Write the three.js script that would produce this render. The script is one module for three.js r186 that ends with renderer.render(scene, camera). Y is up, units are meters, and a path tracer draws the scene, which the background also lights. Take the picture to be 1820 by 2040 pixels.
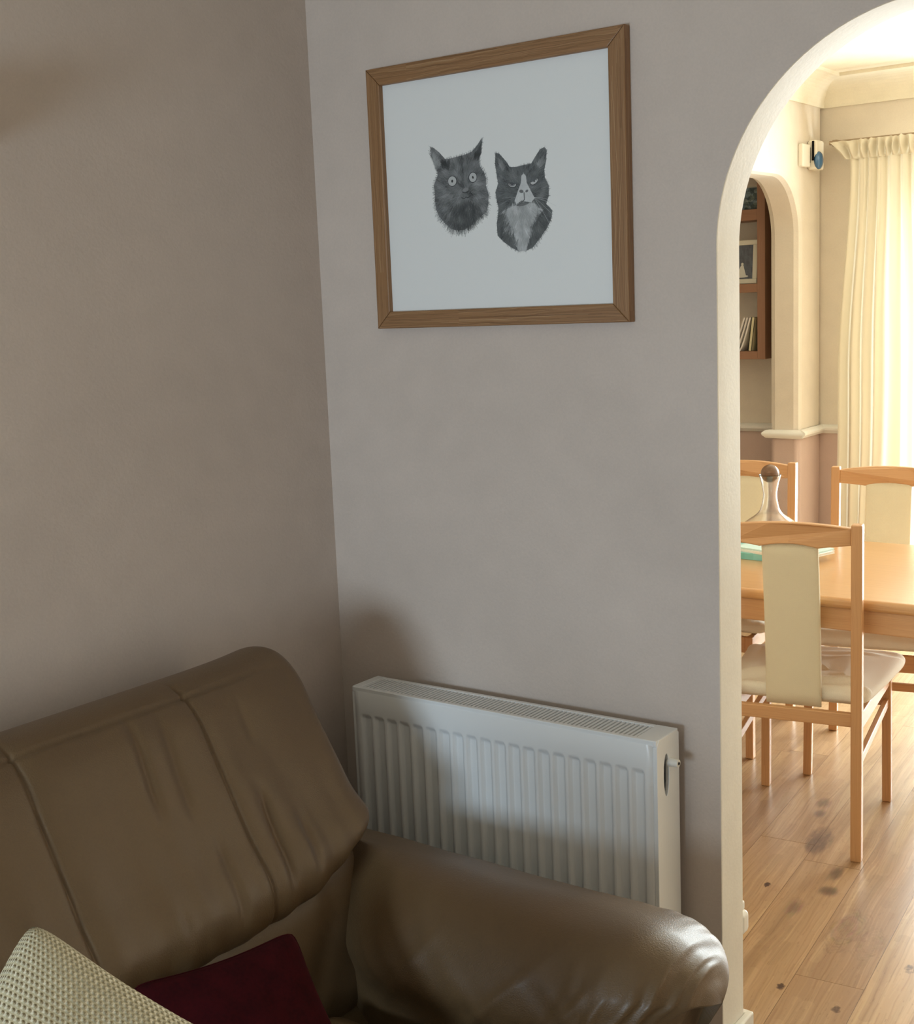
import * as THREE from 'three';
import { RoundedBoxGeometry } from 'three/addons/geometries/RoundedBoxGeometry.js';
import { ImprovedNoise } from 'three/addons/math/ImprovedNoise.js';
import { mergeGeometries, mergeVertices, toCreasedNormals } from 'three/addons/utils/BufferGeometryUtils.js';
import { RectAreaLightUniformsLib } from 'three/addons/lights/RectAreaLightUniformsLib.js';

// ------------------------------------------------------------------ camera, sky, lights, exposure
RectAreaLightUniformsLib.init();
const scene = new THREE.Scene();
const camera = new THREE.PerspectiveCamera(42.99, 1820 / 2040, 0.05, 60);
camera.position.set(2.016, 1.6, 2.25);
camera.setRotationFromMatrix(new THREE.Matrix4().set(
  0.80826, -0.06165, 0.58559, 0,
  -0.04012, 0.98643, 0.15923, 0,
  -0.58745, -0.15219, 0.79482, 0,
  0, 0, 0, 1));
scene.background = new THREE.Color(0.92, 0.97, 1.0);
scene.backgroundIntensity = 2.2;
const renderer = new THREE.WebGLRenderer({ antialias: true });
renderer.toneMapping = THREE.LinearToneMapping;
renderer.toneMappingExposure = 1.0;
renderer.shadowMap.enabled = true;

function areaLight(name, color, intensity, w, h, at, to) {
  const l = new THREE.RectAreaLight(color, intensity, w, h);
  l.name = name; l.position.set(...at); l.lookAt(...to); scene.add(l);
  return l;
}
// daylight of the living room window behind the photographer (cool) and of the glazed garden doors of the dining room (warm)
areaLight('living_window_daylight', new THREE.Color(0.65, 0.83, 0.975), 28, 1.05, 0.66, [0.95, 1.04, 4.36], [0.95, 1.04, 0]);
areaLight('garden_door_daylight', new THREE.Color(0.89, 0.99, 0.99), 21, 1.84, 1.86, [1.1, 1.05, -4.105], [1.1, 1.05, 0]);

// ------------------------------------------------------------------ helpers
let seed = 7;
const rnd = () => { seed |= 0; seed = (seed + 0x6D2B79F5) | 0; let t = Math.imul(seed ^ (seed >>> 15), 1 | seed); t = (t + Math.imul(t ^ (t >>> 7), 61 | t)) ^ t; return ((t ^ (t >>> 14)) >>> 0) / 4294967296; };
const rr = (a, b) => a + (b - a) * rnd();
const perlin = new ImprovedNoise();
const N = (x, y, z = 0) => perlin.noise(x, y, z);
const sst = (a, b, x) => { const t = Math.min(1, Math.max(0, (x - a) / (b - a))); return t * t * (3 - 2 * t); };
const gauss = (x, s) => Math.exp(-x * x / (2 * s * s));
const V = (x, y, z) => new THREE.Vector3(x, y, z);
const names = {};
const numbered = (n) => { const k = names[n] = (names[n] ?? -1) + 1; return k ? n + '_' + String(k).padStart(3, '0') : n; };
function tag(o, label, category, group) { o.userData = { label, category }; if (group) o.userData.group = group; return o; }
function thing(name, label, category, at = [0, 0, 0], turn = 0, group) {
  const o = new THREE.Group(); o.name = numbered(name); o.position.set(...at); o.rotation.y = turn; scene.add(o);
  return tag(o, label, category, group);
}
function part(name, geo, mat, parent, label) {
  const m = new THREE.Mesh(Array.isArray(geo) ? mergeGeometries(geo.map(prep)) : geo, mat);
  m.name = name; m.castShadow = m.receiveShadow = true; parent.add(m);
  if (label) m.userData.label = label;
  return m;
}
function struct(name, geo, mat) { const m = part(numbered(name), geo, mat, scene); m.userData.kind = 'structure'; return m; }
function structGroup(name) { const g = new THREE.Group(); g.name = numbered(name); g.userData.kind = 'structure'; scene.add(g); return g; }
function prep(g) { const h = g.index ? g.toNonIndexed() : g; for (const k of Object.keys(h.attributes)) if (!['position', 'normal', 'uv'].includes(k)) h.deleteAttribute(k); return h; }
// uv in metres from position; along = axis (0,1,2) that the grain follows becomes u
function metre(geo, along = -1, off = 0) {
  const g = prep(geo), p = g.attributes.position, n = g.attributes.normal, uv = new Float32Array(p.count * 2);
  for (let i = 0; i < p.count; i++) {
    const P = [p.getX(i), p.getY(i), p.getZ(i)], M = [Math.abs(n.getX(i)), Math.abs(n.getY(i)), Math.abs(n.getZ(i))];
    const d = M[0] > M[1] && M[0] > M[2] ? 0 : M[1] > M[2] ? 1 : 2;
    let a, b;
    if (along < 0) { a = d === 0 ? 2 : 0; b = d === 1 ? 2 : 1; } else if (d === along) { a = (d + 1) % 3; b = (d + 2) % 3; } else { a = along; b = 3 - along - d; }
    uv[2 * i] = P[a] + off; uv[2 * i + 1] = P[b] + off * 0.37 + (along >= 0 ? d * 0.031 : 0);
  }
  g.setAttribute('uv', new THREE.BufferAttribute(uv, 2));
  return g;
}
const at = (g, x, y, z, rx = 0, ry = 0, rz = 0) => { const m = new THREE.Matrix4().makeRotationFromEuler(new THREE.Euler(rx, ry, rz)).setPosition(x, y, z); return g.applyMatrix4(m); };
// a box given by its two corners
function bx(x0, y0, z0, x1, y1, z1, r = 0, along = -1, off = 0) {
  const w = x1 - x0, h = y1 - y0, d = z1 - z0;
  const g = r ? new RoundedBoxGeometry(w, h, d, 2, Math.min(r, w / 2.01, h / 2.01, d / 2.01)) : new THREE.BoxGeometry(w, h, d);
  return metre(at(g, (x0 + x1) / 2, (y0 + y1) / 2, (z0 + z1) / 2), along, off);
}
// a square bar between two points
function bar(a, b, w, d, r, off = 0) {
  const A = V(...a), B = V(...b), L = A.distanceTo(B), g = metre(new RoundedBoxGeometry(w, L, d, 2, r), 1, off);
  const q = new THREE.Quaternion().setFromUnitVectors(V(0, 1, 0), B.clone().sub(A).normalize());
  return g.applyQuaternion(q).translate((A.x + B.x) / 2, (A.y + B.y) / 2, (A.z + B.z) / 2);
}
// surface f(u, v) on a grid; loop closes v; displace moves vertices along their normals
function surface(nu, nv, f, { loop = false, displace = null, capStart = false, capEnd = false, us = (u) => u } = {}) {
  const pos = [], uv = [], idx = [], W = nv + 1;
  const P = [];
  for (let i = 0; i <= nu; i++) for (let j = 0; j <= nv; j++) P.push(V(...f(us(i / nu), loop && j === nv ? 0 : j / nv)));
  const lu = [0], lv = [0], mi = Math.floor(nu / 2), mj = Math.floor(nv / 2);
  for (let i = 1; i <= nu; i++) lu.push(lu[i - 1] + P[i * W + mj].distanceTo(P[(i - 1) * W + mj]));
  for (let j = 1; j <= nv; j++) lv.push(lv[j - 1] + P[mi * W + j].distanceTo(P[mi * W + j - 1]));
  for (let i = 0; i <= nu; i++) for (let j = 0; j <= nv; j++) uv.push(lu[i], lv[j]);
  for (let i = 0; i < nu; i++) for (let j = 0; j < nv; j++) { const a = i * W + j, b = a + 1, c = a + W, d = c + 1; idx.push(a, c, b, b, c, d); }
  const caps = [];
  for (const [on, row] of [[capStart, 0], [capEnd, nu]]) if (on) {
    const c = V(0, 0, 0); for (let j = 0; j < nv; j++) c.add(P[row * W + j]); c.divideScalar(nv);
    P.push(c); uv.push(lu[row], 0); caps.push(P.length - 1);
    for (let j = 0; j < nv; j++) row ? idx.push(P.length - 1, row * W + j + 1, row * W + j) : idx.push(P.length - 1, j, j + 1);
  }
  P.forEach((p) => pos.push(p.x, p.y, p.z));
  const g = new THREE.BufferGeometry();
  g.setAttribute('position', new THREE.Float32BufferAttribute(pos, 3)); g.setAttribute('uv', new THREE.Float32BufferAttribute(uv, 2)); g.setIndex(idx);
  const weld = () => { g.computeVertexNormals(); if (loop) { const n = g.attributes.normal; for (let i = 0; i <= nu; i++) { const a = i * W, b = a + nv, s = V(n.getX(a) + n.getX(b), n.getY(a) + n.getY(b), n.getZ(a) + n.getZ(b)).normalize(); n.setXYZ(a, s.x, s.y, s.z); n.setXYZ(b, s.x, s.y, s.z); } } };
  weld();
  if (displace) {
    const n = g.attributes.normal, p = g.attributes.position;
    for (let i = 0; i <= nu; i++) for (let j = 0; j <= nv; j++) { const k = i * W + j, jj = loop && j === nv ? i * W : k, d = displace(us(i / nu), (loop && j === nv ? 0 : j) / nv, P[jj]); p.setXYZ(k, P[jj].x + n.getX(jj) * d, P[jj].y + n.getY(jj) * d, P[jj].z + n.getZ(jj) * d); }
    weld();
  }
  return g;
}
function section(pts) { const c = new THREE.CatmullRomCurve3(pts.map(([a, b]) => V(a, b, 0)), true, 'centripetal'); c.arcLengthDivisions = 400; const t = c.getSpacedPoints(400); return (v) => { const k = v * 400, i = Math.floor(k), f = k - i, A = t[i % 400], B = t[(i + 1) % 400]; return [A.x + (B.x - A.x) * f, A.y + (B.y - A.y) * f]; }; }
function extrude(pts, depth, holes = [], bevel = 0) {
  const s = pts instanceof THREE.Shape ? pts : new THREE.Shape(pts.map(([x, y]) => new THREE.Vector2(x, y)));
  s.holes.push(...holes);
  return new THREE.ExtrudeGeometry(s, { depth, curveSegments: 24, bevelEnabled: bevel > 0, bevelSize: bevel, bevelThickness: bevel, bevelOffset: -bevel, bevelSegments: 2, steps: 1 });
}

// ------------------------------------------------------------------ textures
function canvas(w, h, draw) { const c = document.createElement('canvas'); c.width = w; c.height = h; draw(c.getContext('2d'), w, h); const t = new THREE.CanvasTexture(c); t.colorSpace = THREE.SRGBColorSpace; t.wrapS = t.wrapT = THREE.RepeatWrapping; return t; }
function data(w, h, f) { const a = new Uint8Array(w * h * 4); for (let y = 0; y < h; y++) for (let x = 0; x < w; x++) { const v = Math.max(0, Math.min(255, f(x / w, y / h) * 255)), k = (y * w + x) * 4; a[k] = a[k + 1] = a[k + 2] = v; a[k + 3] = 255; } const t = new THREE.DataTexture(a, w, h); t.magFilter = t.minFilter = THREE.LinearFilter; t.wrapS = t.wrapT = THREE.RepeatWrapping; t.needsUpdate = true; return t; }
// noise that tiles over the unit square
const tileN = (u, v, f, s) => { const x = u * f, y = v * f, a = u, b = v; return (N(x, y, s) * (1 - a) + N(x - f, y, s) * a) * (1 - b) + (N(x, y - f, s) * (1 - a) + N(x - f, y - f, s) * a) * b; };
const rep = (t, u, v = u) => { t.repeat.set(u, v); return t; };
const lin = (r, g, b) => new THREE.Color().setRGB(r, g, b);
const std = (o) => new THREE.MeshStandardMaterial(o);
const phy = (o) => new THREE.MeshPhysicalMaterial(o);

const plasterBump = rep(data(512, 512, (u, v) => 0.5 + 0.22 * tileN(u, v, 26, 1) + 0.2 * tileN(u, v, 70, 2) + 0.16 * tileN(u, v, 160, 3)), 1.6);
function mottled(r, g, b, amount, f) { return rep(canvas(512, 512, (c, w, h) => { const im = c.createImageData(w, h); for (let y = 0; y < h; y++) for (let x = 0; x < w; x++) { const n = 1 + amount * (tileN(x / w, y / h, f, r) + 0.6 * tileN(x / w, y / h, f * 5, g) + 0.6 * (rnd() - 0.5)), k = (y * w + x) * 4; im.data[k] = r * n; im.data[k + 1] = g * n; im.data[k + 2] = b * n; im.data[k + 3] = 255; } c.putImageData(im, 0, 0); }), 0.8); }
const wallPaint = (r, g, b, rough = 0.85) => std({ map: mottled(r, g, b, 0.035, 4), bumpMap: plasterBump, bumpScale: 0.0012, roughness: rough });
const M = {};
M.livingWall = wallPaint(211, 196, 185);
M.diningUpper = wallPaint(222, 210, 193);
M.diningLower = wallPaint(200, 175, 163);
M.reveal = wallPaint(234, 228, 216, 0.6); M.reveal.bumpScale = 0.0005;
M.ceiling = wallPaint(236, 227, 206);
M.white = std({ color: 0xeeeae2, roughness: 0.4 });
M.gloss = std({ color: 0xf1eee6, roughness: 0.3 });
M.radiator = phy({ color: 0xf2f3f3, roughness: 0.35, clearcoat: 0.3, clearcoatRoughness: 0.3 });
M.dark = std({ color: 0x15130f, roughness: 0.9 });
M.carpet = std({ map: mottled(150, 132, 112, 0.25, 60), roughness: 1 });
M.glass = phy({ color: 0xffffff, roughness: 0, transmission: 1, thickness: 0, ior: 1.5 });
function woodTex(w, h, base, dark, n, contrast) {
  return canvas(w, h, (c) => {
    c.fillStyle = `rgb(${base})`; c.fillRect(0, 0, w, h);
    for (let i = 0; i < n; i++) {
      const y0 = rnd() * h, a = rnd() * contrast, ph = rnd() * 9, amp = rr(0.5, h * 0.05);
      c.strokeStyle = rnd() < 0.72 ? `rgba(${dark},${a})` : `rgba(255,232,195,${a * 0.5})`; c.lineWidth = rr(0.5, 2.4); c.beginPath();
      const xs = rnd() < 0.5 ? 0 : rnd() * w, xe = xs + rr(0.15, 1) * w;
      for (let x = xs; x <= xe; x += 8) { const y = y0 + Math.sin(x / w * 6.283 + ph) * amp + N(x * 0.01, y0 * 0.05, 3) * 5; x === xs ? c.moveTo(x, y) : c.lineTo(x, y); }
      c.stroke();
    }
  });
}
M.oak = std({ map: rep(woodTex(1024, 256, '152,112,74', '90,58,30', 420, 0.34), 2, 8), roughness: 0.5 });
M.beech = phy({ map: rep(woodTex(1024, 256, '208,160,112', '150,96,54', 260, 0.16), 1.4, 7), roughness: 0.42, clearcoat: 0.2, clearcoatRoughness: 0.35 });
M.table = phy({ map: rep(woodTex(1024, 512, '208,160,108', '150,96,54', 320, 0.16), 0.7, 2), roughness: 0.3, clearcoat: 0.5, clearcoatRoughness: 0.18 });
M.shelfWood = std({ map: rep(woodTex(512, 256, '150,110,84', '92,58,36', 160, 0.2), 1.5, 6), roughness: 0.5 });
const weaveBump = (f, s) => data(256, 256, (u, v) => { const a = Math.sin(u * 6.2832 * f), b = Math.sin(v * 6.2832 * f); return 0.5 + 0.25 * (Math.sign(a * b) * Math.abs(a) + 0.4 * b) + s * (rnd() - 0.5); });
M.chairCloth = std({ color: 0xe6dec4, roughness: 1, bumpMap: rep(weaveBump(16, 0.2), 12), bumpScale: 0.0006 });
M.seatCloth = phy({ specularIntensity: 0.2, color: 0xf0ebdc, roughness: 1, bumpMap: rep(weaveBump(16, 0.2), 12), bumpScale: 0.0006 });
M.curtain = phy({ color: lin(0.76, 0.69, 0.55), roughness: 1, transmission: 0.2, thickness: 0, ior: 1.1, side: THREE.DoubleSide });

// leather: fine pebble and creases
const leatherBump = rep(data(512, 512, (u, v) => { const c = 1 - Math.abs(tileN(u, v, 9, 4)) * 2.2, d = 1 - Math.abs(tileN(u, v, 40, 5)) * 2; return 0.4 + 0.25 * tileN(u, v, 90, 6) + 0.18 * d - 0.2 * Math.max(0, c - 0.75) * 4 * 0.3; }), 5);
M.leather = phy({ map: mottled(103, 81, 54, 0.05, 8), bumpMap: leatherBump, bumpScale: 0.0011, roughness: 0.5, clearcoat: 0.22, clearcoatRoughness: 0.27 });
M.leatherDark = std({ color: 0x4a3a2a, roughness: 0.7 });

// ------------------------------------------------------------------ setting
const CEIL = 2.582;
// wall with arch between the two rooms (its front face is z = 0)
{
  const s = new THREE.Shape();
  s.moveTo(-2, 0); s.lineTo(0.973, 0); s.lineTo(0.973, 1.68); s.absarc(1.361, 1.68, 0.388, Math.PI, Math.PI / 2, true); s.lineTo(2.30, 2.068); s.absarc(2.30, 1.68, 0.388, Math.PI / 2, 0, true);
  s.lineTo(2.688, 0); s.lineTo(3.9, 0); s.lineTo(3.9, CEIL); s.lineTo(-2, CEIL); s.lineTo(-2, 0);
  const g = structGroup('wall_back');
  part('living_side', metre(extrude(s, 0.05).translate(0, 0, -0.05)), M.livingWall, g);
  const d = s.clone();
  part('dining_side', metre(extrude(d, 0.05).translate(0, 0, -0.1)), M.diningUpper, g);
  // plastered soffit and jambs of the opening
  const arc = new THREE.Shape(), a2 = [];
  const path = [[0.973, 0]]; for (let k = 0; k <= 28; k++) { const t = Math.PI - k / 28 * Math.PI / 2; path.push([1.361 + 0.388 * Math.cos(t), 1.68 + 0.388 * Math.sin(t)]); }
  for (let k = 0; k <= 28; k++) { const t = Math.PI / 2 - k / 28 * Math.PI / 2; path.push([2.30 + 0.388 * Math.cos(t), 1.68 + 0.388 * Math.sin(t)]); } path.push([2.688, 0]);
  const prof = [[0.0, -0.1003], [-0.0012, -0.0985], [-0.0012, -0.05], [-0.0012, -0.0015], [0.0, 0.0003]];
  const soffit = surface(path.length - 1, prof.length - 1, (u, v) => {
    const i = Math.round(u * (path.length - 1)), A = path[Math.max(0, i - 1)], B = path[Math.min(path.length - 1, i + 1)], L = Math.hypot(B[0] - A[0], B[1] - A[1]), nx = -(B[1] - A[1]) / L, ny = (B[0] - A[0]) / L, [o, z] = prof[Math.round(v * (prof.length - 1))];
    return [path[i][0] + nx * o, path[i][1] + ny * o, z];
  });
  const sm = M.reveal.clone(); sm.side = THREE.DoubleSide;
  part('arch_reveal', soffit, sm, g);
}
struct('wall_left', bx(-0.1, 0, 0, 0, CEIL, 4.5), M.livingWall);
struct('wall_right', bx(3.8, 0, -0.1, 3.9, CEIL, 4.5), M.livingWall);
// the wall behind the photographer, with the window
{
  const s = [[-0.1, 0], [3.9, 0], [3.9, CEIL], [-0.1, CEIL]], h = new THREE.Path([[0.42, 0.7], [0.42, 1.38], [1.48, 1.38], [1.48, 0.7]].map((p) => new THREE.Vector2(...p)));
  struct('wall_front', metre(extrude(s, 0.2, [h]).translate(0, 0, 4.4)), M.livingWall);
  const w = structGroup('window_1');
  for (const [x0, y0, x1, y1] of [[0.42, 0.7, 0.48, 1.38], [1.42, 0.7, 1.48, 1.38], [0.92, 0.76, 0.98, 1.32], [0.48, 0.7, 1.42, 0.76], [0.48, 1.32, 1.42, 1.38]]) part('frame_bar', bx(x0, y0, 4.46, x1, y1, 4.52, 0.004), M.gloss, w);
  for (const [x0, x1] of [[0.48, 0.92], [0.98, 1.42]]) part('pane', bx(x0, 0.76, 4.488, x1, 1.32, 4.492), M.glass, w);
}
struct('ceiling', bx(-2, CEIL, -4.3, 3.9, CEIL + 0.1, 4.6), M.ceiling);
struct('floor_carpet', bx(-2, -0.1, -0.1, 3.9, 0, 4.6), M.carpet).userData.label = 'beige carpet of the living room';
// dining room shell
{
  const zf = -4.04, xl = -0.343, xh = -0.496;
  // far wall with the garden doors
  const g = structGroup('wall_far'), X0 = 0.07, X1 = 2.14, Y1 = 2.08;
  part('upper_wall', [bx(-2, 0.9, zf - 0.2, X0, CEIL, zf), bx(X1, 0.9, zf - 0.2, 3.1, CEIL, zf), bx(X0, Y1, zf - 0.2, X1, CEIL, zf)], M.diningUpper, g);
  part('lower_wall', [bx(-2, 0, zf - 0.2, X0, 0.9, zf), bx(X1, 0, zf - 0.2, 3.1, 0.9, zf)], M.diningLower, g);
  const d = structGroup('door_1');
  for (const [a, b, c, e] of [[X0, 0.0, X0 + 0.07, Y1], [X1 - 0.07, 0, X1, Y1], [1.05, 0.06, 1.15, Y1 - 0.06], [X0 + 0.07, Y1 - 0.07, X1 - 0.07, Y1], [X0 + 0.07, 0, X1 - 0.07, 0.1]]) part('frame_bar', bx(a, b, zf - 0.12, c, e, zf - 0.05, 0.004), M.gloss, d);
  for (const [a, b] of [[X0 + 0.07, 1.05], [1.15, X1 - 0.07]]) part('pane', bx(a, 0.1, zf - 0.088, b, Y1 - 0.07, zf - 0.083), M.glass, d);
  // left wall with the arched opening to the hall
  const w = structGroup('wall_side');
  const s = new THREE.Shape(), za = 3.755, zb = 1.6, R = 0.26, top = 2.105;
  s.moveTo(0.1, 0.9); s.lineTo(zb, 0.9); s.lineTo(zb, top - R); s.absarc(zb + R, top - R, R, Math.PI, Math.PI / 2, true); s.lineTo(za - R, top); s.absarc(za - R, top - R, R, Math.PI / 2, 0, true); s.lineTo(za, 0.9); s.lineTo(4.04, 0.9); s.lineTo(4.04, CEIL); s.lineTo(0.1, CEIL); s.lineTo(0.1, 0.9);
  const e = extrude(s, xl - xh - 0.06, [], 0.03); e.rotateY(Math.PI / 2).translate(xh + 0.03, 0, 0);
  part('upper_wall', metre(e), M.diningUpper, w);
  part('lower_wall', [bx(xh, 0, -4.04, xl, 0.9, -za, 0.03), bx(xh, 0, -zb, xl, 0.9, -0.1, 0.012)], M.diningLower, w);
  struct('wall_outer', bx(3.0, 0, -4.24, 3.1, CEIL, -0.1), M.diningUpper);
  struct('wall_hall', bx(-2.0, 0, -4.04, -1.9, CEIL, -0.1), M.diningUpper);
  // dado rails
  const rp = [[0, 0.882], [0.012, 0.884], [0.02, 0.892], [0.028, 0.9], [0.03, 0.91], [0.022, 0.918], [0.012, 0.924], [0, 0.926]];
  const rail = (len) => extrude(rp, len);                      // profile in x (out) and y, along z
  const t = structGroup('trim_1');
  part('rail', metre(rail(1.4).rotateY(-Math.PI / 2).translate(xh, 0, zf)), M.gloss, t);                                   // hall far wall, runs towards -x
  part('rail', metre(mitre(xh - 0.03, xl + 0.03, -za, rp)), M.gloss, t);                                                     // end of the wall by the arch
  part('rail', metre(rail(za - 4.04 > 0 ? 0 : 4.04 - za).translate(xl, 0, -4.04)), M.gloss, t);
  part('rail', metre(rail(0.16).rotateY(-Math.PI / 2).translate(xl + 0.16, 0, zf)), M.gloss, t);
  function mitre(x0, x1, z, pr) { // rail on a wall facing +z, ends cut at 45 degrees
    return surface(1, pr.length - 1, (u, v) => { const [o, y] = pr[Math.round(v * (pr.length - 1))]; return [u ? xl + o : xh - o, y, z + o]; }, {});
  }
  // coving
  const cp = []; cp.push([0, 0]); cp.push([0.012, 0]); for (let k = 0; k <= 10; k++) { const a = k / 10 * Math.PI / 2; cp.push([0.13 - 0.115 * Math.cos(a) , 0.012 + 0.11 * Math.sin(a)]); } cp.push([0.13, 0.137]); cp.push([0, 0.137]);
  const cv = structGroup('trim_2');
  part('coving', metre(extrude(cp, 3.5).rotateY(-Math.PI / 2).translate(xl + 3.4, CEIL - 0.137, zf)), M.ceiling, cv);
  part('coving', metre(extrude(cp, 3.94).translate(xl, CEIL - 0.137, -4.04)), M.ceiling, cv);
  // skirtings
  struct('baseboard_living', bx(0, 0, 0, 0.946, 0.185, 0.016, 0.004), M.white);
  struct('baseboard_arch', [bx(0.9735, 0, -0.118, 0.99, 0.112, 0.0, 0.005), bx(-0.34, 0, -0.118, 0.98, 0.112, -0.1, 0.004)], M.gloss);
  struct('baseboard_far', bx(-0.34, 0, zf, X0, 0.112, zf + 0.016, 0.004), M.gloss);
}
// garden paving and hedge outside the doors
struct('ground', bx(-4, -0.25, -12, 8, -0.12, -4.25), std({ color: 0xb9ad98, roughness: 0.95 }));

// ------------------------------------------------------------------ dining floor: planks
const FX = 0.35, FW = 1.2, FL = 2.4, dx = 0.0923, dz = 0.9957;
const plankList = [];
for (let i = -10; i <= 12; i++) {
  const q0 = 1.1308 + 0.16 * i, joints = [];
  let p0 = { '-1': -0.41, '-2': -1.04, '0': -0.93, '1': -0.3 }[i] ?? -((i * 0.53 + 5.3) % 1.28);
  for (let p = p0 + 1.28 * 2; p > -5.6; p -= 1.28) joints.push(p);
  for (let k = 0; k + 1 < joints.length; k++) plankList.push([q0, q0 + 0.16, joints[k + 1], joints[k], i]);
}
const floorTex = canvas(1024, 2048, (c, w, h) => {
  const toX = (x) => (x - FX) / FW * w, toY = (z) => (z + FL) / FL * h;          // canvas up = far
  const P = (p, q) => [toX(dx * p + dz * q), toY(dz * p - dx * q)];
  c.fillStyle = 'rgb(176,138,97)'; c.fillRect(0, 0, w, h);
  for (const [q0, q1, p0, p1, i] of plankList) {
    const t = ({ '-1': -12, '0': 20, '-2': -2, '-3': 3 }[i] ?? rr(-12, 12));
    c.save(); c.beginPath(); [[p0, q0], [p1, q0], [p1, q1], [p0, q1]].forEach((a, k) => k ? c.lineTo(...P(...a)) : c.moveTo(...P(...a))); c.closePath(); c.clip();
    c.fillStyle = `rgb(${174 + t},${140 + t},${103 + t * 0.8})`; c.fill();
    const cq = rr(q0, q1), bend = rr(0.2, 0.8);
    for (let k = 0; k < 420; k++) {
      const q = rr(q0 - 0.03, q1 + 0.03), ps = rr(p0 - 0.2, p1), len = rr(0.05, 0.5), a = rr(0.02, 0.15);
      c.strokeStyle = rnd() < 0.6 ? `rgba(96,58,26,${a})` : `rgba(232,200,150,${a})`; c.lineWidth = rr(0.6, 3.4); c.beginPath();
      for (let s = 0; s <= 1.001; s += 0.1) { const p = ps + len * s, qq = q + 0.012 * N(p * 3, q * 12, i) + 0.006 * N(p * 9, q * 30, i); s ? c.lineTo(...P(p, qq)) : c.moveTo(...P(p, qq)); }
      c.stroke();
    }
    for (let k = 0; k < 46; k++) { const q = rr(q0, q1), ps = rr(p0 - 0.2, p1), len = rr(0.15, 0.7), a = rr(0.03, 0.11); c.strokeStyle = rnd() < 0.5 ? `rgba(104,74,46,${a})` : `rgba(226,200,160,${a})`; c.lineCap = 'round'; c.lineWidth = rr(8, 34); c.beginPath(); for (let m = 0; m <= 6; m++) { const p = ps + len * m / 6, qq = q + 0.02 * N(p * 3, q * 12, i); m ? c.lineTo(...P(p, qq)) : c.moveTo(...P(p, qq)); } c.stroke(); }
    c.lineCap = 'butt';
    for (let k = 0; k < 300; k++) { const p = rr(p0, p1), q = rr(q0, q1), a = rr(0.05, 0.22); c.strokeStyle = `rgba(82,50,24,${a})`; c.lineWidth = rr(0.8, 1.8); c.beginPath(); c.moveTo(...P(p, q)); c.lineTo(...P(p + rr(0.004, 0.016), q)); c.stroke(); }
    c.restore();
    c.strokeStyle = 'rgba(96,64,36,0.4)'; c.lineWidth = 1.2; c.beginPath(); c.moveTo(...P(p0, q0)); c.lineTo(...P(p1, q0)); c.lineTo(...P(p1, q1)); c.stroke();
  }
  // knots and figure of the boards: [x, z, across, along, tone, kind]
  for (const [x, z, ra, rl, a, kind] of [[0.70, -1.26, 0.045, 0.12, 1.5, 0], [0.71, -1.23, 0.04, 0.1, 0.9, 0], [0.685, -0.909, 0.007, 0.014, 0.9, 1], [0.922, -0.428, 0.008, 0.016, 0.9, 1], [1.064, -0.401, 0.009, 0.016, 0.5, 1], [1.147, -0.662, 0.013, 0.026, 0.45, 1],
    [0.955, -0.76, 0.05, 0.15, 0.11, 2], [1.03, -0.73, 0.04, 0.12, 0.08, 2], [0.95, -0.78, 0.04, 0.11, 0.3, 0], [0.82, -1.07, 0.022, 0.05, 0.45, 0], [0.84, -0.956, 0.03, 0.018, 0.6, 0], [0.80, -0.82, 0.025, 0.05, 0.35, 0], [0.61, -1.536, 0.03, 0.05, 0.4, 0], [0.63, -1.45, 0.02, 0.03, 0.35, 0], [0.47, -0.5, 0.02, 0.03, 0.3, 0]]) {
    const p = dx * x + dz * z, q = dz * x - dx * z;
    const n = kind === 1 ? 40 : 520;
    for (let k = 0; k < n; k++) {
      const t = rr(0, 6.283), s = Math.sqrt(rnd()) * (0.85 + 0.5 * N(Math.cos(t) * 1.6 + x * 9, Math.sin(t) * 1.6, z * 7)), fade = kind === 1 ? 1 : Math.max(0, 1.15 - s);
      if (kind === 2) {           // swirling figure: broken soft rings of grain
        const R0 = (Math.floor(s * 9) + 0.5 + rr(-0.25, 0.25)) / 9, e = rr(0.1, 0.5); c.strokeStyle = `rgba(92,60,34,${a * rr(0.15, 0.6)})`; c.lineWidth = rr(1.5, 8); c.beginPath();
        for (let m = 0; m <= 5; m++) { const tt = t + e * m / 5, ww = R0 * (1 + 0.35 * N(Math.cos(tt) * 1.5, Math.sin(tt) * 1.5, x * 5)), pt = P(p + rl * ww * Math.sin(tt), q + ra * ww * Math.cos(tt)); m ? c.lineTo(...pt) : c.moveTo(...pt); } c.stroke();
      } else {
        const [X, Y] = P(p + rl * s * Math.sin(t), q + ra * s * Math.cos(t));
        c.save(); c.translate(X, Y); c.rotate(-0.09); c.fillStyle = `rgba(${kind ? '58,34,16' : '98,72,52'},${a * (kind ? 0.4 : 0.1 * fade)})`; c.beginPath(); c.ellipse(0, 0, rr(1, kind ? 4 : 5), rr(2, kind ? 6 : 26), 0, 0, 6.3); c.fill(); c.restore();
      }
    }
  }
});
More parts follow.
